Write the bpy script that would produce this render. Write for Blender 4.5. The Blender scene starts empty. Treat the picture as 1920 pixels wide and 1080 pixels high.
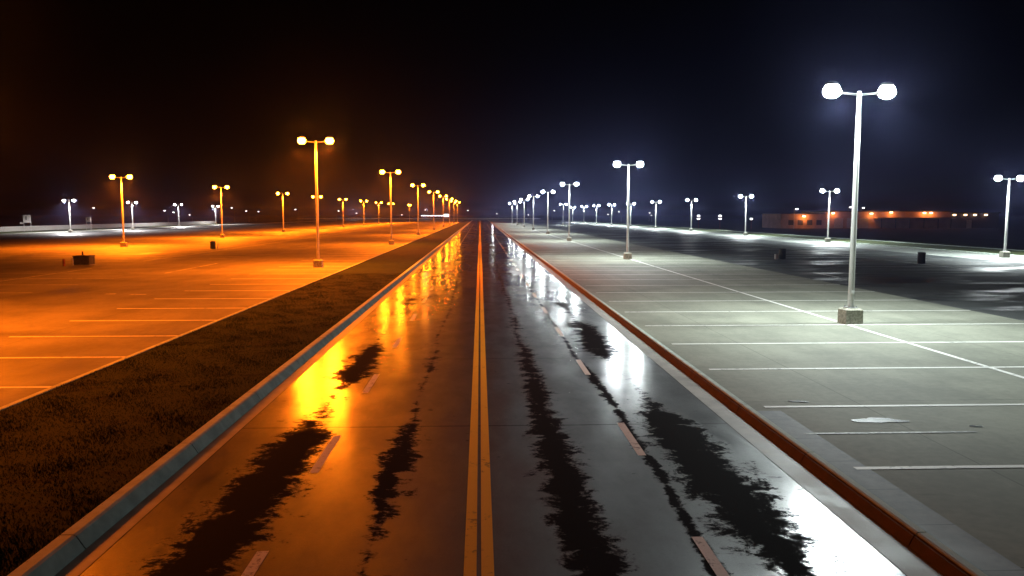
import bpy, bmesh, math, random
from mathutils import Vector, Matrix
random.seed(7)
sc = bpy.context.scene
COL = sc.collection
R = math.radians
Z_ROAD = -0.14
Y0, Y1 = -25.0, 470.0

# ------------------------------------------------------------------ helpers
def tag(o, label=None, cat=None, group=None, kind=None):
    if label: o['label'] = label
    if cat: o['category'] = cat
    if group: o['group'] = group
    if kind: o['kind'] = kind
    return o

def empty(name, loc, rz=0.0):
    o = bpy.data.objects.new(name, None)
    o.location = loc; o.rotation_euler = (0, 0, rz); o.empty_display_size = .3
    COL.objects.link(o); return o

class MB:
    """collects shapes into one bmesh and links them as ONE mesh object"""
    def __init__(self): self.bm = bmesh.new()
    def box(self, x0, x1, y0, y1, z0, z1, bevel=0.0):
        r = bmesh.ops.create_cube(self.bm, size=1.0)
        bmesh.ops.scale(self.bm, verts=r['verts'], vec=(x1-x0, y1-y0, z1-z0))
        bmesh.ops.translate(self.bm, verts=r['verts'], vec=((x0+x1)/2, (y0+y1)/2, (z0+z1)/2))
        if bevel:
            es = list({e for v in r['verts'] for e in v.link_edges})
            bmesh.ops.bevel(self.bm, geom=es, offset=bevel, segments=2, affect='EDGES', profile=.5)
        return self
    def tube(self, p, q, r0, r1=None, seg=14):
        r1 = r0 if r1 is None else r1
        p, q = Vector(p), Vector(q); d = q - p
        m = Matrix.Translation((p+q)/2) @ d.to_track_quat('Z', 'Y').to_matrix().to_4x4()
        bmesh.ops.create_cone(self.bm, cap_ends=True, segments=seg, radius1=r0, radius2=r1, depth=d.length, matrix=m)
        return self
    def lathe(self, prof, seg=24, cx=0, cy=0, sx=1, sy=1):
        rings = []
        for r, z in prof:
            if r < 1e-6: rings.append([self.bm.verts.new((cx, cy, z))])
            else: rings.append([self.bm.verts.new((cx+sx*r*math.cos(2*math.pi*k/seg), cy+sy*r*math.sin(2*math.pi*k/seg), z)) for k in range(seg)])
        for a, b in zip(rings, rings[1:]):
            for k in range(seg):
                k2 = (k+1) % seg
                vs = []
                for v in (a[k % len(a)], a[k2 % len(a)], b[k2 % len(b)], b[k % len(b)]):
                    if v not in vs: vs.append(v)
                if len(vs) > 2: self.bm.faces.new(vs)
        return self
    def quad(self, pts):
        self.bm.faces.new([self.bm.verts.new(p) for p in pts]); return self
    def sheet(self, x0, x1, y0, y1, z):
        return self.quad([(x0, y0, z), (x1, y0, z), (x1, y1, z), (x0, y1, z)])
    def build(self, name, mat, parent=None, smooth=False):
        bmesh.ops.recalc_face_normals(self.bm, faces=self.bm.faces)
        me = bpy.data.meshes.new(name); self.bm.to_mesh(me); self.bm.free()
        if smooth:
            for p in me.polygons: p.use_smooth = True
            me.set_sharp_from_angle(angle=R(40))
        me.materials.append(mat)
        o = bpy.data.objects.new(name, me); COL.objects.link(o)
        if parent: o.parent = parent
        return o

def up_sheet(name, mat, sheets, z):
    me = bpy.data.meshes.new(name); vs = []; fs = []
    for (x0, x1, y0, y1) in sheets:
        n = len(vs); vs += [(x0, y0, z), (x1, y0, z), (x1, y1, z), (x0, y1, z)]; fs.append((n, n+1, n+2, n+3))
    me.from_pydata(vs, [], fs); me.materials.append(mat)
    o = bpy.data.objects.new(name, me); COL.objects.link(o); o['kind'] = 'structure'
    return o

def copy_tree(o, parent=None):
    c = o.copy(); COL.objects.link(c)
    if parent: c.parent = parent
    for ch in list(o.children): copy_tree(ch, c)
    return c

# ------------------------------------------------------------------ node helpers
class N:
    def __init__(self, name):
        self.m = bpy.data.materials.new(name); self.m.use_nodes = True
        self.t = self.m.node_tree; self.t.nodes.clear()
        self.out = self.new('ShaderNodeOutputMaterial')
        self.b = self.new('ShaderNodeBsdfPrincipled')
        self.link(self.b.outputs[0], self.out.inputs[0])
        g = self.new('ShaderNodeNewGeometry'); self.pos = g.outputs['Position']
    def new(self, t): return self.t.nodes.new(t)
    def link(self, a, b): self.t.links.new(a, b)
    def put(self, s, v):
        if hasattr(v, 'is_output'): self.link(v, s)
        else: s.default_value = v
    def math(self, op, a, b=0.0, c=None, clamp=False):
        n = self.new('ShaderNodeMath'); n.operation = op; n.use_clamp = clamp
        self.put(n.inputs[0], a); self.put(n.inputs[1], b)
        if c is not None: self.put(n.inputs[2], c)
        return n.outputs[0]
    def xyz(self):
        s = self.new('ShaderNodeSeparateXYZ'); self.link(self.pos, s.inputs[0]); return s.outputs
    def vec(self, x, y, z=0.0):
        n = self.new('ShaderNodeCombineXYZ')
        for i, v in enumerate((x, y, z)): self.put(n.inputs[i], v)
        return n.outputs[0]
    def scaled(self, sx, sy, sz=1.0):
        n = self.new('ShaderNodeVectorMath'); n.operation = 'MULTIPLY'
        self.link(self.pos, n.inputs[0]); n.inputs[1].default_value = (sx, sy, sz); return n.outputs[0]
    def noise(self, vec, scale=1.0, detail=4.0, rough=.55, dist=0.0):
        n = self.new('ShaderNodeTexNoise'); self.link(vec, n.inputs['Vector'])
        n.inputs['Scale'].default_value = scale; n.inputs['Detail'].default_value = detail
        n.inputs['Roughness'].default_value = rough; n.inputs['Distortion'].default_value = dist
        return n.outputs['Fac']
    def step(self, v, a, b, lo=0.0, hi=1.0):
        n = self.new('ShaderNodeMapRange'); n.interpolation_type = 'SMOOTHSTEP'
        self.put(n.inputs['Value'], v); n.inputs['From Min'].default_value = a; n.inputs['From Max'].default_value = b
        self.put(n.inputs['To Min'], lo); self.put(n.inputs['To Max'], hi); return n.outputs['Result']
    def mix(self, f, a, b):
        n = self.new('ShaderNodeMix'); n.data_type = 'RGBA'
        self.put(n.inputs['Factor'], f)
        for s, v in ((n.inputs[6], a), (n.inputs[7], b)):
            self.put(s, v if hasattr(v, 'is_output') else (*v, 1))
        return n.outputs[2]
    def ramp(self, v, stops):
        n = self.new('ShaderNodeValToRGB'); e = n.color_ramp.elements
        self.put(n.inputs[0], v)
        while len(e) < len(stops): e.new(1.0)
        for el, (p, c) in zip(e, stops):
            el.position = p; el.color = (c, c, c, 1) if not isinstance(c, tuple) else (*c, 1)
        return n.outputs[0]
    def bump(self, h, strength, dist=.01):
        n = self.new('ShaderNodeBump'); n.inputs['Strength'].default_value = strength
        n.inputs['Distance'].default_value = dist; self.link(h, n.inputs['Height']); return n.outputs[0]
    def set(self, **k):
        names = dict(color='Base Color', rough='Roughness', metal='Metallic', spec='Specular IOR Level',
                     coat='Coat Weight', coat_rough='Coat Roughness', normal='Normal', coat_normal='Coat Normal', ior='IOR')
        for a, v in k.items():
            if a == 'color' and not hasattr(v, 'is_output'): v = (*v, 1)
            self.put(self.b.inputs[names[a]], v)
        return self.m

def joint(n, c, period, off, w):
    """1 inside a thin line repeated every `period` along coordinate c"""
    u = n.math('DIVIDE', n.math('SUBTRACT', c, off), period)
    d = n.math('MULTIPLY', n.math('ABSOLUTE', n.math('SUBTRACT', u, n.math('ROUND', u))), period)
    return n.math('LESS_THAN', d, w)

# ------------------------------------------------------------------ materials
def m_plain(name, color, rough, metal=0.0, var=.25, scale=6.0, spec=.5):
    n = N(name); f = n.noise(n.pos, scale, 5)
    dark = tuple(c*(1-var) for c in color); lite = tuple(min(1, c*(1+var)) for c in color)
    n.set(color=n.mix(n.step(f, .3, .7), dark, lite), rough=n.step(f, .3, .7, rough-.06, rough+.06), metal=metal, spec=spec)
    return n.m

def m_emit(name, color, strength):
    n = N(name); e = n.new('ShaderNodeEmission')
    e.inputs[0].default_value = (*color, 1); e.inputs[1].default_value = strength
    n.link(e.outputs[0], n.out.inputs[0]); n.m.cycles.emission_sampling = 'FRONT' if strength > 50 else 'NONE'
    return n.m

def m_road():
    n = N('wet_asphalt'); x, y, z = n.xyz()
    # wheel tracks, drained and dry: ragged strips with gaps along the road
    big = n.noise(n.scaled(.9, .22), 1.0, 3, .5)
    rag = n.noise(n.scaled(2.3, 2.5), 1.0, 9, .70, .5)
    fine = n.noise(n.scaled(12, 13), 1.0, 8, .75)
    def track(xc, w, stops):
        wob = n.math('MULTIPLY', n.math('SUBTRACT', big, .5), .5)
        d = n.math('ABSOLUTE', n.math('SUBTRACT', n.math('ADD', x, wob), xc))
        p = n.math('SUBTRACT', 1.0, n.math('DIVIDE', d, w))
        t = n.math('DIVIDE', y, 100.0)
        r = n.ramp(t, [(a/100.0, c) for a, c in stops])
        return n.math('MULTIPLY', n.math('MAXIMUM', p, -1.0), 1.0), r
    tr = []
    for xc, w, st in (
        (1.18, .40, [(0, .75), (9, .8), (13, .85), (15, .7), (17, .72), (19, .5), (21, .55), (24, .35), (27, .5), (30, .2), (45, .35), (70, .2), (100, .1)]),
        (3.35, .62, [(0, .35), (8, .55), (9.6, .9), (14, .92), (16.4, .12), (19.8, .05), (21.5, .8), (26.5, .65), (28.5, .1), (33, .55), (36, .1), (60, .2), (100, .05)]),
        (2.52, .15, [(0, .62), (10, .7), (14, .55), (16, .7), (24, .4), (40, .3), (60, .2), (100, .1)]),
        (-3.02, .55, [(0, .75), (8, .92), (13.2, .85), (14.6, .35), (17, .2), (18.3, .8), (22, .75), (23.8, .08), (32, .05), (34.5, .5), (37, .02), (100, .0)]),
        (-1.25, .34, [(0, .1), (9, .2), (10.5, .72), (13, .68), (14.5, .12), (18, .2), (20, .45), (22, .1), (40, .25), (100, .05)]),
    ):
        p, r = track(xc, w, st)
        tr.append(n.math('ADD', n.math('MULTIPLY', p, .75), n.math('MULTIPLY', r, .95)))
    m = tr[0]
    for t in tr[1:]: m = n.math('MAXIMUM', m, t)
    m = n.math('ADD', m, n.math('MULTIPLY', n.math('SUBTRACT', rag, .5), 2.3))
    m = n.math('ADD', m, n.math('MULTIPLY', n.math('SUBTRACT', fine, .5), 1.0))
    fleck = n.step(n.noise(n.scaled(2.6, 3.6), 1.0, 7, .68), .655, .70, 0.0, .8)
    dry = n.math('MAXIMUM', n.step(m, .80, 1.10), fleck)
    # transverse joints and a few patches
    jt = joint(n, n.math('ADD', y, n.math('MULTIPLY', n.math('SUBTRACT', big, .5), .05)), 6.6, 13.9, .028)
    grain = n.noise(n.pos, 95.0, 3, .6)
    mid = n.noise(n.scaled(.5, .12), 1.0, 6, .6)
    wet_col = n.mix(n.step(grain, .35, .7), (.022, .023, .025), (.052, .053, .055))
    col = n.mix(dry, wet_col, (.005, .005, .006))
    col = n.mix(n.math('MULTIPLY', jt, .85), col, (.006, .006, .006))
    crown = n.step(n.math('ABSOLUTE', n.math('ADD', x, n.math('MULTIPLY', n.math('SUBTRACT', big, .5), .8))), .05, 1.2, .38, 1.0)
    rough_wet = n.step(n.noise(n.scaled(1.1, .5), 1.0, 7, .65), .3, .7, .30, .50)
    n.set(color=col, rough=n.mix_f(dry, rough_wet, .85), spec=n.mix_f(dry, n.math('MULTIPLY', crown, n.math('SUBTRACT', 1.0, n.math('MULTIPLY', jt, .9))), .03))
    film = n.math('MULTIPLY', n.math('MULTIPLY', crown, n.math('SUBTRACT', 1.0, dry)), n.math('SUBTRACT', 1.0, jt))
    n.set(coat=n.math('MULTIPLY', film, n.step(mid, .3, .65, .6, 1.0)), coat_rough=.13)
    nb = n.bump(n.noise(n.pos, 60.0, 4, .7), .6, .006)
    rip = n.noise(n.scaled(14, 20), 1.0, 8, .72)
    cb = n.bump(rip, .13, .015)
    n.set(normal=nb, coat_normal=cb)
    return n.m
def _mix_f(self, f, a, b):
    n = self.new('ShaderNodeMix'); n.data_type = 'FLOAT'
    self.put(n.inputs[0], f); self.put(n.inputs[2], a); self.put(n.inputs[3], b); return n.outputs[0]
N.mix_f = _mix_f

def m_concrete_lot(name, lo, hi, rough, px=4.6, py=4.9, damp=.0):
    n = N(name); x, y, z = n.xyz()
    a = n.noise(n.scaled(.35, .35), 1.0, 6, .6); b = n.noise(n.pos, 6.0, 6, .65); g = n.noise(n.pos, 70.0, 2)
    st = n.noise(n.scaled(.9, .12), 1.0, 5, .6)
    f = n.math('ADD', n.math('MULTIPLY', a, .5), n.math('ADD', n.math('MULTIPLY', b, .25), n.math('MULTIPLY', st, .25)))
    col = n.mix(n.step(f, .36, .64), lo, hi)
    col = n.mix(n.math('MULTIPLY', n.step(b, .63, .75), .35), col, tuple(c*.45 for c in lo))
    oil = n.step(n.noise(n.scaled(.55, .8), 1.0, 7, .7, .4), .64, .78)
    col = n.mix(n.math('MULTIPLY', oil, .55), col, tuple(c*.35 for c in lo))
    tyre = n.step(n.noise(n.scaled(.16, 2.6), 1.0, 6, .6, .3), .60, .72)
    col = n.mix(n.math('MULTIPLY', tyre, .28), col, tuple(c*.4 for c in lo))
    j = n.math('MAXIMUM', joint(n, x, px, .7, .011), joint(n, y, py, .4, .011))
    col = n.mix(n.math('MULTIPLY', j, .6), col, tuple(c*.35 for c in lo))
    wet = n.step(n.noise(n.scaled(.22, .09), 1.0, 5, .6), .55, .68, 0.0, damp)
    n.set(color=n.mix(n.math('MULTIPLY', wet, .5), col, tuple(c*.5 for c in lo)), rough=n.mix_f(wet, rough, .38), spec=n.mix_f(wet, .25, .5))
    n.set(normal=n.bump(g, .25, .004))
    return n.m

def m_asphalt_lot():
    n = N('damp_lot_asphalt'); x, y, z = n.xyz()
    a = n.noise(n.scaled(.11, .34), 1.0, 7, .62); g = n.noise(n.pos, 60.0, 3)
    p = n.step(a, .46, .60)
    col = n.mix(n.step(g, .3, .7), (.020, .023, .025), (.045, .05, .054))
    n.set(color=n.mix(p, n.mix(.6, col, (.075, .078, .075)), col), rough=n.mix_f(p, .8, .36), spec=n.mix_f(p, .3, .42), coat=0.0)
    n.set(normal=n.bump(g, .3, .004))
    return n.m

def m_grass(name, c1, c2, c3):
    n = N(name); a = n.noise(n.scaled(.9, 1.6), 1.0, 7, .68); b = n.noise(n.scaled(.25, .3), 1.0, 3); g = n.noise(n.pos, 40.0, 4, .7)
    col = n.mix(n.step(g, .3, .7), c1, c2)
    col = n.mix(n.step(b, .35, .65), col, c2)
    col = n.mix(n.math('MULTIPLY', n.step(a, .54, .62), .85), col, c3)
    n.set(color=col, rough=.95, spec=.1, normal=n.bump(g, .4, .03)); return n.m

def m_paint(name, color, wear):
    n = N(name); w = n.noise(n.pos, 7.0, 8, .75); l = n.noise(n.scaled(.8, .8), 1.0, 3)
    k = n.step(n.math('ADD', w, n.math('MULTIPLY', n.math('SUBTRACT', l, .5), .5)), .60-wear*.2, .72-wear*.2)
    n.set(color=n.mix(n.math('MULTIPLY', k, .85), color, tuple(c*.28 for c in color)), rough=.6, spec=.3); return n.m

M_ROAD = m_road()
M_LOT_L = m_concrete_lot('lot_concrete_west', (.135, .13, .122), (.235, .225, .21), .72, damp=.8)
M_LOT_R = m_concrete_lot('lot_concrete_east', (.165, .17, .138), (.275, .28, .225), .8, 6.5, 7.26)
M_PATH_POOL = m_concrete_lot('path_and_pool_concrete', (.17, .18, .165), (.30, .31, .29), .6, damp=.6)  # west path, and the pale band that paints in the far lamps' pools
M_STRIP = m_concrete_lot('drain_concrete', (.15, .17, .185), (.33, .36, .38), .7, 40, 1.2, damp=.4)
M_ASPH = m_asphalt_lot()
M_GRASS = m_grass('verge_grass', (.013, .022, .006), (.022, .033, .010), (.006, .008, .003))
M_FIELD = m_grass('field_grass', (.03, .04, .015), (.06, .07, .03), (.02, .022, .01))
M_KERB = m_plain('kerb_concrete', (.44, .51, .45), .8, var=.2, scale=3)
M_KERB_R = m_plain('kerb_brown_concrete', (.085, .048, .033), .8, var=.4, scale=5)  # dark brown base tone, varied by noise
M_GUT = m_plain('gutter_concrete', (.30, .30, .27), .55, var=.22, scale=2.5)
M_WHITE = m_paint('white_paint', (.80, .80, .76), .3)
M_WHITE_OLD = m_paint('worn_white_paint', (.62, .62, .58), .55)
M_FADED = m_paint('faded_paint', (.45, .46, .43), 1.0)
M_YEL = m_paint('yellow_paint', (.86, .56, .02), .1)
M_POLE = m_plain('pole_paint', (.62, .63, .60), .45, var=.1, scale=2)
M_BASE = m_plain('base_concrete', (.32, .31, .25), .85, var=.35, scale=14)
M_STEEL = m_plain('galvanised_steel', (.40, .41, .42), .45, .6, var=.15)
M_DARK = m_plain('dark_metal', (.045, .047, .045), .5, var=.3)
M_HOUS = m_plain('housing_metal', (.20, .20, .20), .4, .3, var=.1)
M_GREEN = m_plain('green_steel', (.03, .045, .035), .5, var=.3)
M_RUST = m_plain('rusty_post', (.22, .06, .03), .7, var=.3)
M_SIGN = m_plain('sign_white', (.55, .53, .52), .6, var=.1)
M_BRICK = m_plain('wall_render', (.36, .24, .17), .85, var=.2, scale=.6)
M_BLOCK = m_plain('dark_block', (.05, .05, .04), .8, var=.4, scale=5)
HPS = (1.0, .165, .004); LED = (.88, 1.0, .98); COOL = (1.0, .96, .95)
L_HPS = m_emit('sodium_lens', (1.0, .22, .006), 330.0)
L_LED = m_emit('led_lens', (.90, 1.0, .99), 230.0)
L_COOL = m_emit('cool_lens', (1.0, .96, .98), 60.0)
L_WALL = m_emit('wall_lamp_lens', (1.0, .62, .30), 9.0)
L_FAR = m_emit('far_lamp_lens', (1.0, .95, .95), 6.0)

# ------------------------------------------------------------------ setting: ground, road, kerbs, lots
up_sheet('terrain', M_FIELD, [(-2000, 2000, -300, 2500)], -.22)
up_sheet('road', M_ROAD, [(-4.165, 4.405, Y0, 520)], Z_ROAD)
up_sheet('cross_road', M_ASPH, [(-260, 260, 478, 492)], -.136)
up_sheet('gutter_west', M_GUT, [(-4.43, -4.18, Y0, Y1)], Z_ROAD)
up_sheet('gutter_east', M_GUT, [(4.42, 4.82, Y0, Y1)], Z_ROAD)

def kerb(name, prof, mat, y0, y1, seg, gap):
    mb = MB(); y = y0
    while y < y1:
        ye = min(y + seg - gap, y1)
        a = [mb.bm.verts.new((px, y, pz)) for px, pz in prof]
        b = [mb.bm.verts.new((px, ye, pz)) for px, pz in prof]
        k = len(prof)
        for i in range(k): mb.bm.faces.new([a[i], a[(i+1) % k], b[(i+1) % k], b[i]])
        mb.bm.faces.new(a); mb.bm.faces.new(b[::-1])
        y += seg
    o = mb.build(name, mat); o['kind'] = 'structure'; return o
kerb('kerb_west', [(-4.43, -.25), (-4.43, -.135), (-4.525, .01), (-4.56, .028), (-4.70, .028), (-4.70, -.25)], M_KERB, 4.05-24, Y1, 3.6, .022)
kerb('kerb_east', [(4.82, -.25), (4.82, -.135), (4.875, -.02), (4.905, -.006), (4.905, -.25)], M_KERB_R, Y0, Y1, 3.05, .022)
kerb('kerb_coping_east', [(4.908, -.25), (4.908, .012), (4.93, .026), (5.02, .026), (5.03, -.25)], M_KERB, Y0, Y1, 3.05, .022)
up_sheet('drain_strip', M_STRIP, [(5.045, 5.50, Y0, 14.2)], 0.004)
up_sheet('parking_lot_east', M_LOT_R, [(5.03, 18.35, Y0, Y1-20)], 0.0)
up_sheet('asphalt_lot_east', M_ASPH, [(18.35, 39.6, Y0, Y1-20)], -.004)
up_sheet('lamp_pool_band_east', M_PATH_POOL, [(39.6, 45.4, Y0, Y1-20)], 0.0)  # pale concrete band laid under the lamps to brighten their light pools
kerb('kerb_lot_east', [(45.4, -.2), (45.4, .10), (45.44, .12), (45.58, .12), (45.58, -.2)], M_KERB, Y0, Y1-20, 6.0, .02)
up_sheet('grass_strip_east', M_FIELD, [(45.58, 51.6, Y0, Y1)], .10)
kerb('path_east', [(51.6, -.2), (51.6, .13), (52.1, .13), (52.1, -.2)], M_KERB, Y0, Y1, 6.0, .02)
up_sheet('grass_verge', M_GRASS, [(-8.80, -4.70, Y0, Y1-10)], 0.0)
kerb('lot_edge_west', [(-8.93, -.2), (-8.93, .02), (-8.80, .02), (-8.80, -.2)], M_KERB, Y0, Y1-10, 6.0, .015)
up_sheet('parking_lot_west', M_LOT_L, [(-66.5, -8.93, Y0, Y1-20)], 0.0)
up_sheet('driveway_west', M_ASPH, [(-79.6, -66.5, Y0, Y1-20)], -.01)
kerb('kerb_lot_west', [(-79.8, -.2), (-79.8, .12), (-79.6, .12), (-79.6, -.2)], M_KERB, Y0, Y1-20, 6.0, .02)
up_sheet('grass_bank_west', M_FIELD, [(-94, -84.6, Y0, Y1-20)], .09)
up_sheet('path_west', M_PATH_POOL, [(-84.6, -79.8, Y0, Y1-20)], .10)

# short grass standing on the verge
gv = []; gf = []
for i in range(130000):
    y = 6.5 + 42*random.random()**1.9; x = random.uniform(-8.80, -4.69)
    cl = .5+.5*math.sin(x*3.1+1.7*math.sin(y*1.3))*math.sin(y*2.3+x)
    if random.random() > .35+.65*cl: continue
    h = random.uniform(.012, .03)+.045*cl*random.random(); a = random.random()*6.283; w = .006
    lx, ly = random.gauss(0, .02), random.gauss(0, .02)
    k = len(gv)
    gv += [(x-w*math.cos(a), y-w*math.sin(a), 0), (x+w*math.cos(a), y+w*math.sin(a), 0), (x+lx, y+ly, h)]
    gf.append((k, k+1, k+2))
me = bpy.data.meshes.new('verge_grass'); me.from_pydata(gv, [], gf); me.materials.append(M_GRASS)
o = bpy.data.objects.new('verge_grass', me); COL.objects.link(o)
tag(o, 'short dry brown grass on the verge between kerb and lot', 'grass', kind='stuff')

# ------------------------------------------------------------------ painted markings
zr = Z_ROAD + .004
up_sheet('centre_line', M_YEL, [(-.185, -.05, Y0, 470), (.0, .135, Y0, 470)], zr)
dash = []
for y in (6.95, 12.05, 18.3): dash.append((2.44, 2.57, y, y+1.95))
y = 24.2
while y < 300: dash.append((2.44, 2.57, y, y+1.95)); y += 5.7
for y in (6.75, 11.4): dash.append((-2.49, -2.36, y, y+1.95))
up_sheet('lane_dashes', M_WHITE, dash, zr)
up_sheet('worn_lane_dashes', M_WHITE_OLD, [(-2.49, -2.36, 16.6+5.7*k, 18.55+5.7*k) for k in range(50)], zr)
st = []
for k in range(0, 90):
    y = 10.86 + 3.63*k
    st.append((5.3, 11.89, y-.06, y+.06)); st.append((12.03, 18.3, y-.06, y+.06))
up_sheet('stall_lines_east', M_WHITE, st, .008)
up_sheet('bay_line_east', M_WHITE, [(11.89, 12.03, 8.2, 335)], .008)
up_sheet('faded_line_east', M_FADED, [(5.3, 8.2, 12.62, 12.70)], .0085)
st = [(-13.85, -8.97, 13.28+3.52*k-.07, 13.28+3.52*k+.07) for k in range(90)]
up_sheet('stall_lines_west', M_WHITE, st, .004)
st = [(-31, -20.5, y-.06, y+.06) for y in (24.9, 29.0, 33.2, 37.3, 41.5, 45.5, 49.6)] + [(-25.8, -25.67, 36, 54)]
st += [(-19.25, -19.12, 49.4, 59.2), (-16.9, -16.45, 36.5, 36.75), (-15.7, -15.0, 36.25, 36.5)]
for k in range(70):
    y = 62 + 3.5*k; st.append((-31, -20.5, y-.06, y+.06)); st.append((-45, -33.5, y-.06, y+.06))
st += [(-25.8, -25.67, 62, 305), (-66.2, -66.0, 60, 330)]
up_sheet('bay_lines_west', M_WHITE_OLD, st, .004)
st = [(26.5, 37, 50.4+3.6*k-.07, 50.4+3.6*k+.07) for k in range(66)]
st += [(20.4, 20.55, 44.8, 48.2), (31.7, 31.85, 50, 290), (26, 30.5, 34.9, 35.05), (27, 33, 40.4, 40.55)]
up_sheet('bay_lines_east', M_WHITE_OLD, st, 0.0)

def puddle(cx, cy, rx, ry, seed, z=.0095):
    rnd = random.Random(seed); ph = [rnd.uniform(0, 6.28) for _ in range(5)]
    pts = []
    for k in range(64):
        t = 2*math.pi*k/64
        r = 1 + sum(.24/(j+1)**.8*math.sin((j+2)*t+ph[j]) for j in range(5))
        pts.append((cx+rx*r*math.cos(t), cy+ry*r*math.sin(t), z))
    me = bpy.data.meshes.new('puddle'); me.from_pydata(pts, [], [tuple(range(64))]); me.materials.append(M_WATER)
    o = bpy.data.objects.new('puddle', me); COL.objects.link(o); o['kind'] = 'structure'
nw = N('puddle_water'); nw.set(color=(.055, .06, .062), rough=.25, spec=.8, coat=1.0, coat_rough=.12, normal=nw.bump(nw.noise(nw.pos, 5.0, 3), .08, .02)); M_WATER = nw.m
puddle(6.95, 13.45, .36, .20, 3); puddle(8.4, 13.0, .10, .05, 9); puddle(6.1, 14.9, .16, .07, 12)

# ------------------------------------------------------------------ lamp posts
def make_light(parent, loc, color, power, spot):
    l = bpy.data.lights.new('lamp_or_fill_light', 'SPOT' if spot else 'POINT')
    l.color = color; l.energy = power; l.shadow_soft_size = .16
    if spot: l.spot_size = R(168); l.spot_blend = .3
    o = bpy.data.objects.new('lamp_or_fill_light', l); COL.objects.link(o); o.location = loc; o.parent = parent
    if spot: o.scale = ({HPS: .6, LED: .32}.get(color, 1), 1, 1)   # optics throw along the bays more than across
    return o

def make_lamp(H, lens_mat, color, power, spot, base_h=.52, span=.92, detail=True):
    root = empty('parking_lot_lamp', (0, 0, 0))
    mb = MB(); b0, b1 = .30, .25
    mb.bm.faces.ensure_lookup_table()
    prof = [(-.3, b0), (base_h-.05, b0-.02), (base_h, b0-.07)]
    rings = [[mb.bm.verts.new((sx*r, sy*r, z)) for sx, sy in ((-1, -1), (1, -1), (1, 1), (-1, 1))] for z, r in prof]
    for a, b in zip(rings, rings[1:]):
        for k in range(4): mb.bm.faces.new([a[k], a[(k+1) % 4], b[(k+1) % 4], b[k]])
    mb.bm.faces.new(rings[0][::-1]); mb.bm.faces.new(rings[-1])
    mb.build('concrete_base', M_BASE, root)
    mb = MB().box(-.17, .17, -.17, .17, base_h+.002, base_h+.03, .004)
    for sx in (-1, 1):
        for sy in (-1, 1): mb.tube((sx*.13, sy*.13, base_h+.03), (sx*.13, sy*.13, base_h+.085), .018, seg=6)
    mb.build('base_plate', M_STEEL, root)
    mb = MB().tube((0, 0, base_h+.03), (0, 0, H-.10), .100, .070, 20).tube((0, 0, H-.10), (0, 0, H-.03), .07, .05, 16)
    mb.box(-.05, .05, -.118, -.09, base_h+.35, base_h+.58, .004)
    mb.build('pole', M_POLE, root, True)
    for s in (-1, 1):
        cx = s*span
        MB().box(cx-s*.28-.05, cx-s*.28+.05, -.06, .06, H-.14, H-.02, .01).tube((s*.05, 0, H-.14), (s*(span-.27), 0, H-.08), .032, .028, 10).build('arm', M_POLE, root, True)
        cx = s*span
        mb = MB().lathe([(0, H+.27), (.1, H+.26), (.19, H+.22), (.225, H+.15), (0, H+.15)], 28, cx, 0, 1.0, .78)
        f = mb.build('luminaire', M_HOUS, root, True)
        MB().lathe([(.17, H+.145), (.23, H+.09), (.265, H+.01), (.275, H-.06), (.255, H-.13), (.20, H-.20), (.12, H-.245), (0, H-.26)], 20, cx, 0, 1.0, .78).build('lens', lens_mat, f, True)
        make_light(root, (cx, 0, H-.42), color, power, spot)
    return root

ORD = ['nearest', 'second nearest', 'third nearest', 'fourth nearest', 'fifth nearest', 'sixth nearest', 'seventh nearest', 'eighth nearest', 'ninth nearest', 'tenth nearest', 'farthest']
def lamp_row(pts, proto, label, group, first=0):
    for i, (x, y) in enumerate(pts):
        o = proto if i == 0 else copy_tree(proto)
        o.location = (x, y, 0); o.rotation_euler = (R(random.gauss(0, .25)), R(random.gauss(0, .25)), R(random.uniform(-3, 3)))
        tag(o, label % ORD[i+first], 'lamp post', group)

PW_H, PW_L = 14500.0, 3700.0
proto = make_lamp(8.5, L_HPS, HPS, PW_H, True)
lamp_row([(-10.96, 54.6), (-10.4, 94.5), (-10.6, 138), (-10.3, 180), (-10.1, 222), (-10, 264), (-9.9, 306), (-9.8, 348)], proto,
         'tall double orange lamp post, %s of the row beside grass verge', 'orange lamp posts beside the grass verge')
proto = make_lamp(8.5, L_HPS, HPS, PW_H*.5, True)
lamp_row([(-16.8, 24.5)], proto, 'double orange lamp post just beyond the left edge%.0s', 'orange lamp posts beside the grass verge')
proto = make_lamp(7.65, L_HPS, HPS, PW_H*1.7, True)
lamp_row([(-39.1, 89.6), (-39, 123), (-39, 161), (-38.3, 191), (-38, 225), (-36.6, 255), (-36.3, 290), (-35.5, 322)], proto,
         'double orange lamp post, %s of the row in mid orange lot', 'orange lamp posts in the middle of the lot')
proto = make_lamp(7.5, L_HPS, HPS, PW_H*.6, True, span=.35)
tag(proto, 'small orange lamp post seen edge-on, alone between the two orange rows', 'lamp post', 'orange lamp posts in the middle of the lot')
proto.location = (-30.5, 350, 0)
proto = make_lamp(7.55, L_LED, LED, PW_L, True)
lamp_row([(12.18, 25.7), (11.76, 63.4), (11.82, 106), (12.1, 143), (11.95, 180), (12.1, 220), (12, 260), (12, 300)], proto,
         'double white lamp post, %s of the row on the long bay line', 'white lamp posts in the lit concrete lot')
proto = make_lamp(6.55, L_LED, LED, PW_L*1.8, True)
lamp_row([(43.3, 64.4), (44.4, 100.7), (44.2, 132), (44.6, 168), (43.2, 196), (43.4, 230), (42.3, 257), (41.6, 286), (41, 316), (40.5, 350)], proto,
         'double white lamp post, %s of the row at the far right kerb', 'white lamp posts along the far kerb')
proto = make_lamp(6.85, L_LED, LED, PW_L*.8, True)
proto.location = (27.6, 266, 0); tag(proto, 'white double-headed lamp post standing alone between the two white rows', 'lamp post')
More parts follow.
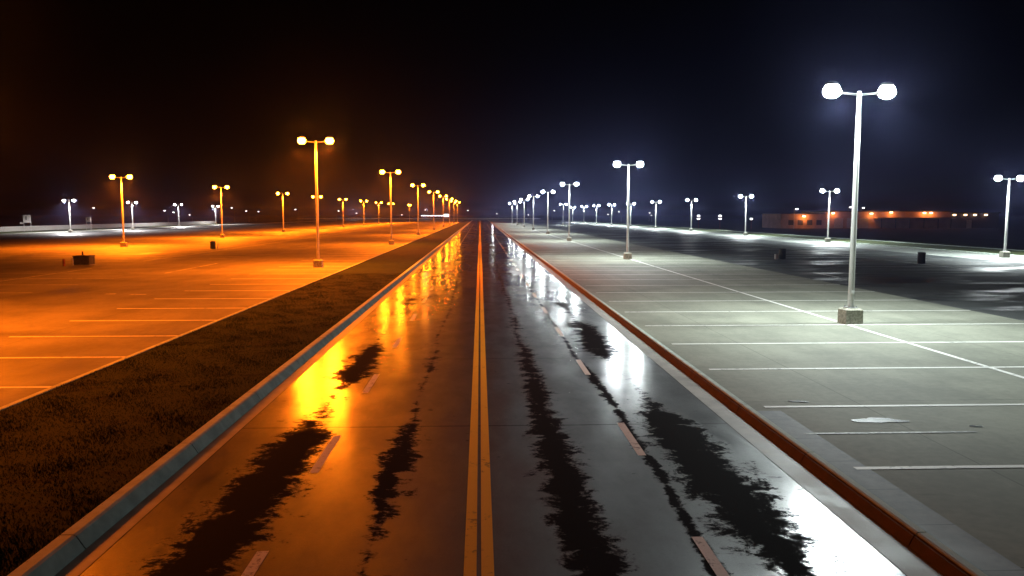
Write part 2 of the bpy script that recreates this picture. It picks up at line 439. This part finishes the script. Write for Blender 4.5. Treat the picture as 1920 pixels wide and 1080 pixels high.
proto = make_lamp(6.2, L_COOL, COOL, PW_L*2.2, True)
lamp_row([(-79.2, 158.5), (-78.4, 184.5), (-84.5, 229), (-89.2, 275)], proto,
         'short double white lamp post, %s of the row by left grass bank', 'cool white lamp posts by the left grass bank')

# ------------------------------------------------------------------ small far street lamps
def make_street(H, arm=1.1):
    root = empty('street_lamp', (0, 0, 0))
    MB().tube((0, 0, -.3), (0, 0, H), .10, .07, 10).build('pole', M_STEEL, root, True)
    MB().tube((0, 0, H-.1), (arm, 0, H+.12), .045, .04, 8).build('arm', M_STEEL, root, True)
    f = MB().box(arm-.1, arm+.75, -.2, .2, H+.06, H+.22, .05).build('luminaire', M_HOUS, root)
    MB().lathe([(.40, H+.058), (.36, H-.10), (.2, H-.20), (0, H-.24)], 16, arm+.35, 0, 1, .7).build('lens', L_FAR, f, True)
    return root
far = [(186, 389, 330), (325, 394, 330), (341, 397, 350), (369, 402, 420), (446, 389, 380), (472, 395, 400), (485, 396, 430), (562, 392, 400), (632, 395, 430), (665, 399, 450),
       (749, 402, 500), (800, 393, 520), (872, 394, 520), (933, 400, 540), (992, 402, 520), (1033, 394, 420), (1142, 401, 430), (1163, 396, 400), (1216, 403, 420), (1221, 398, 380)]
side = ['left', 'right']
cnt = {0: 0, 1: 0}
NUM = ['first', 'second', 'third', 'fourth', 'fifth', 'sixth', 'seventh', 'eighth', 'ninth', 'tenth', 'eleventh', 'twelfth', 'thirteenth', 'fourteenth']
for px, py, c in far:
    s = 0 if px < 898 else 1
    X = (px-898)/1500*c; H = 3.6 + (401-py)*c/1500
    root = make_street(max(H, 2.8), .9); root.location = (X, c, -.2); root.rotation_euler.z = R(random.choice([0, 180, 20, 200]))
    tag(root, 'tiny street lamp far behind the %s lot, %s from left there' % (('orange', 'white')[s], NUM[cnt[s]]), 'street lamp', 'small street lamps far behind the lots')
    cnt[s] += 1
for px, py, c, lab in ((1493, 390, 205, 'thin street lamp in front of the left end of the orange-lit building'),
                       (1597, 387, 240, 'street lamp behind the building, left of the tallest pole'), (1622, 388, 240, 'street lamp behind the building, right of the tallest pole')):
    X = (px-898)/1500*c; H = 3.6 + (401-py)*c/1500
    root = make_street(H, .3); root.location = (X, c, -.2); tag(root, lab, 'street lamp', 'street lamps near the building')

# ------------------------------------------------------------------ long orange-lit building beyond the white lot
def wall_lamp(parent, x, y, z, power):
    f = MB().box(x-.3, x+.3, y-.28, y-.002, z-.12, z+.22, .03).build('wall_lamp', M_DARK, parent)
    MB().box(x-.42, x+.42, y-.46, y-.285, z-.18, z+.16, .06).build('lens', L_WALL, f)
    l = bpy.data.lights.new('lamp_or_fill_light', 'POINT'); l.color = (1, .30, .06); l.energy = power; l.shadow_soft_size = .3
    o = bpy.data.objects.new('lamp_or_fill_light', l); COL.objects.link(o); o.location = (x, y-.95, z-.2); o.parent = parent
b = empty('warehouse', (79, 208, -.22))
tag(b, 'long low flat-roofed building washed orange by its wall lamps', 'building')
MB().box(0, 12, 0, 14, 0, 3.75).build('wall', M_BRICK, b)
MB().box(12.003, 46, 0.6, 16, 0, 4.35).build('wall', M_BRICK, b)
MB().box(-.15, 12.0, -.15, 14.2, 3.753, 3.95).build('roof', M_DARK, b)
MB().box(12.01, 46.3, .3, 16.3, 4.353, 4.62).build('roof', M_DARK, b)
MB().box(25, 46, -1.9, .597, 2.6, 2.85).build('canopy', M_BRICK, b)
for k in range(6): MB().box(26+3.8*k, 26.16+3.8*k, -1.8, -1.64, 0, 2.597).build('canopy_post', M_DARK, b)
for k in range(4):
    f = MB().box(2+2.5*k, 3.4+2.5*k, -.04, .0, .9, 2.2).build('window', M_DARK, b)
for k in range(3): MB().box(14.5+3.4*k, 16.9+3.4*k, .55, .597, .1, 2.7).build('roller_door', M_STEEL, b)
for x, yy, z in ((14, .6, 4.0), (24.3, .6, 3.9), (29.6, .6, 4.2), (38.6, .6, 4.1), (40.4, .6, 4.1)): wall_lamp(b, x, yy, z, 300)
wall_lamp(b, 6, 0, 3.2, 420)
b = empty('storage_shed', (122, 200, -.22)); b.location = (125, 210, -.22)
tag(b, 'dark low shed with four lamps under its eaves, right of the building', 'building')
MB().box(0, 14, 0, 10, 0, 4.0).build('wall', M_DARK, b); MB().box(-.3, 14.3, -.4, 10.3, 4.003, 4.2).build('roof', M_DARK, b)
for x in (1.6, 4.6, 7.2, 10.2): wall_lamp(b, x, 0, 3.55, 14)
MB().box(5.2, 6.6, -.05, -.002, 0, 2.2).build('door', M_STEEL, b)

# lit canopy at the far end of the road
b = empty('canopy_shelter', (-37, 500, -.22)); tag(b, 'low shelter with a lit white canopy at the far end of the road', 'shelter')
MB().box(0, 20, 0, 8, 2.9, 3.2).build('roof', M_SIGN, b)
for x in (.5, 6.5, 13, 19.4):
    MB().box(x, x+.25, .3, .55, 0, 2.897).build('post', M_STEEL, b)
MB().box(.5, 14, .1, .25, 2.55, 2.85).build('light_strip', L_FAR, b)
MB().box(14.6, 17.6, -.2, -.01, 2.1, 3.6).build('lit_sign', L_FAR, b)

# guard rail across the road end
b = empty('guard_rail', (0, 530, -.22)); tag(b, 'pale guard rail running across the far end of the road', 'guard rail')
mb = MB().box(-120, 40, -.03, .03, .45, .82).build('rail', M_SIGN, b)
for k in range(33): MB().box(-118+4.8*k, -117.85+4.8*k, .035, .16, 0, .8).build('post', M_STEEL, b)
for k, x in enumerate((-80, -35, 8, 34)):  # fill lights added without any lamp body, to brighten the guard rail
    l = bpy.data.lights.new('lamp_or_fill_light', 'POINT'); l.color = COOL; l.energy = 2500; l.shadow_soft_size = .2
    o = bpy.data.objects.new('lamp_or_fill_light', l); COL.objects.link(o); o.location = (x, 515, 6)

# fence on the left bank
n = N('chain_link'); x, y, z = n.xyz()
n.set(color=(.28, .28, .26), rough=.5, metal=.5)
b = empty('bank_fence', (-92.5, 0, .09)); tag(b, 'low grey fence with thin posts along the top of the left grass bank', 'fence')
mb = MB()
mb.box(-.03, .03, 60, 285, .953, 1.02)
mb.build('rail', M_STEEL, b)
for k in range(45): MB().box(-.012, .012, 60+k*5+.0, 60+k*5+4.9, .06, .95).build('infill_panel', n.m, b)
for k in range(46): MB().box(-.04, .04, 60+k*5-.06, 60+k*5-.025, 0, 1.05).build('post', M_STEEL, b)

# ------------------------------------------------------------------ signs on the left bank
def board(x, y, w, z0, z1, label, arm):
    b = empty('sign_board', (x, y, .09)); tag(b, label, 'sign', 'sign boards on the left bank')
    MB().box(-w/2, w/2, -.03, .03, z0, z1, .01).build('panel', M_SIGN, b)
    MB().box(-w*.18, -w*.02, -.036, -.032, z0+.35*(z1-z0), z0+.82*(z1-z0)).build('marking', M_DARK, b)
    for s in (-1, 1): MB().box(s*w*.46-.04, s*w*.46+.04, .032, .11, -.2, z1-.1).build('post', M_STEEL, b)
    if arm: MB().box(-w/2-.75, -w/2+.1, .115, .16, z0-.28, z0+.06, .01).build('side_plate', M_SIGN, b)
board(-91.2, 165.5, 1.5, 1.75, 3.3, 'white sign board on two legs with a small side plate, nearer one on the bank', True)
board(-86.5, 181, 1.05, 1.75, 2.75, 'smaller white sign board on two legs right of the first cool lamp post', False)

# ------------------------------------------------------------------ things standing in the lots
b = empty('utility_box', (-28.0, 57.7, 0)); tag(b, 'squat dark utility box with a stub pipe on the orange lot', 'utility box')
MB().box(-.56, .56, -.4, .4, .03, .60, .03).build('body', M_BLOCK, b)
MB().box(-.6, .6, -.44, .44, .603, .67, .02).build('lid', M_BLOCK, b)
MB().box(-.62, .62, -.46, .46, -.1, .027).build('plinth', M_BASE, b)
MB().tube((-.18, .2, .672), (-.18, .2, .92), .05, .05).tube((-.18, .2, .92), (-.18, .2, .96), .07, .06).build('pipe', M_DARK, b, True)
MB().box(.1, .45, -.415, -.402, .15, .5).build('vent', M_DARK, b)
b = MB().tube((0, 0, -.2), (0, 0, .44), .085, .085).lathe([(.085, .44), (.07, .48), (0, .5)], 16).build('bollard', M_RUST, None, True)
b.location = (-28.75, 56.4, 0); tag(b, 'short rusty bollard just left of the utility box', 'bollard')
b = MB().tube((0, 0, -.2), (0, 0, .55), .045, .045).lathe([(.045, .55), (.04, .57), (0, .58)], 12).build('bollard', M_STEEL, None, True)
b.location = (-28.4, 56.9, 0); tag(b, 'thin grey post between the rusty bollard and the utility box', 'bollard')

def bin_(loc, r, h, label):
    b = empty('litter_bin', loc); tag(b, label, 'litter bin', 'litter bins on the lots')
    MB().lathe([(0, .02), (r*.9, .02), (r, .06), (r, h*.86), (r*.97, h*.9), (0, h*.9)], 20).build('body', M_GREEN, b, True)
    MB().lathe([(r*1.06, h*.905), (r*1.08, h*.95), (r*.7, h), (0, h*1.02)], 20).build('lid', M_DARK, b, True)
    MB().box(-r*.45, r*.45, -r*1.02, -r*.93, h*.62, h*.78).build('opening', M_DARK, b)
bin_((-27.4, 83.3, 0), .26, .82, 'dark litter bin on the orange lot below the second lamp')
bin_((24.1, 62.9, 0), .27, .85, 'dark litter bin beside a small white box on the asphalt lot')
bin_((31.9, 56.6, 0), .27, .85, 'dark litter bin standing alone on the right asphalt lot')
b = MB().box(-.13, .13, -.1, .1, 0, .4, .02).box(-.14, .14, -.11, .11, .36, .42, .015).build('white_box', M_SIGN, None)
b.location = (23.55, 62.7, 0); tag(b, 'small white box leaning close to a litter bin', 'box')
b = MB().tube((0, 0, -.2), (0, 0, .6), .035, .035).lathe([(.035, .6), (.03, .62), (0, .63)], 12).build('bollard', M_STEEL, None, True)
b.location = (-27.0, 83.6, 0); tag(b, 'thin post close to the litter bin on the orange lot', 'bollard')

# lit marker posts beyond the far kerb
for (px, h, two, lab) in ((1310, 3.4, True, 'lit marker post with two stacked lamps, left of the pair beyond the kerb'),
                          (1351, 3.4, True, 'lit marker post with two stacked lamps, right of the pair beyond the kerb'),
                          (1411, 2.6, False, 'single lit marker post beside the third white lamp of the far row')):
    X = (px-898)/1500*205
    b = empty('marker_post', (X, 205, -.22)); tag(b, lab, 'marker post', 'lit marker posts')
    MB().tube((0, 0, -.1), (0, 0, h-.3), .09, .07).build('post', M_RUST, b, True)
    MB().box(-.3, .3, -.15, .15, h-.28, h+.1, .04).build('lamp_box', L_FAR, b)
    if two: MB().box(-.36, .36, -.2, .2, h-.95, h-.72, .04).build('lamp_box', L_FAR, b)

# ------------------------------------------------------------------ haze, world, camera
hz = MB().box(-2100, 2100, -320, 2600, -1.3, 13.5).build('haze', bpy.data.materials.new('lamp_glow_haze')); hz['kind'] = 'stuff'  # even haze added to stand in for lens glow around the lamps
m = hz.data.materials[0]; m.use_nodes = True; t = m.node_tree; t.nodes.clear()
ov = t.nodes.new('ShaderNodeOutputMaterial'); pv = t.nodes.new('ShaderNodeVolumePrincipled')
pv.inputs['Color'].default_value = (.42, .46, 1.0, 1); pv.inputs['Density'].default_value = .00055
pv.inputs['Anisotropy'].default_value = .88
t.links.new(pv.outputs[0], ov.inputs['Volume'])

w = bpy.data.worlds.new('World'); sc.world = w; w.use_nodes = True
t = w.node_tree; bg = t.nodes['Background']
sk = t.nodes.new('ShaderNodeTexSky'); sk.sky_type = 'NISHITA'; sk.sun_disc = False
sk.sun_elevation = R(-9); sk.sun_rotation = R(200)
t.links.new(sk.outputs[0], bg.inputs[0]); bg.inputs[1].default_value = .05

cam = bpy.data.cameras.new('camera'); co = bpy.data.objects.new('camera', cam); COL.objects.link(co)
cam.sensor_width = 36; cam.lens = 36*1500/1920; cam.clip_start = .1; cam.clip_end = 5000
co.location = (0, 0, 3.6); co.rotation_euler = (R(90-5.294), 0, R(-2.281))
sc.camera = co
sc.view_settings.view_transform = 'Standard'; sc.view_settings.look = 'None'
sc.view_settings.exposure = 0; sc.view_settings.gamma = 1
sc.cycles.max_bounces = 5; sc.cycles.diffuse_bounces = 2; sc.cycles.glossy_bounces = 3; sc.cycles.volume_bounces = 0
sc.cycles.sample_clamp_indirect = 4.0; sc.cycles.use_light_tree = True
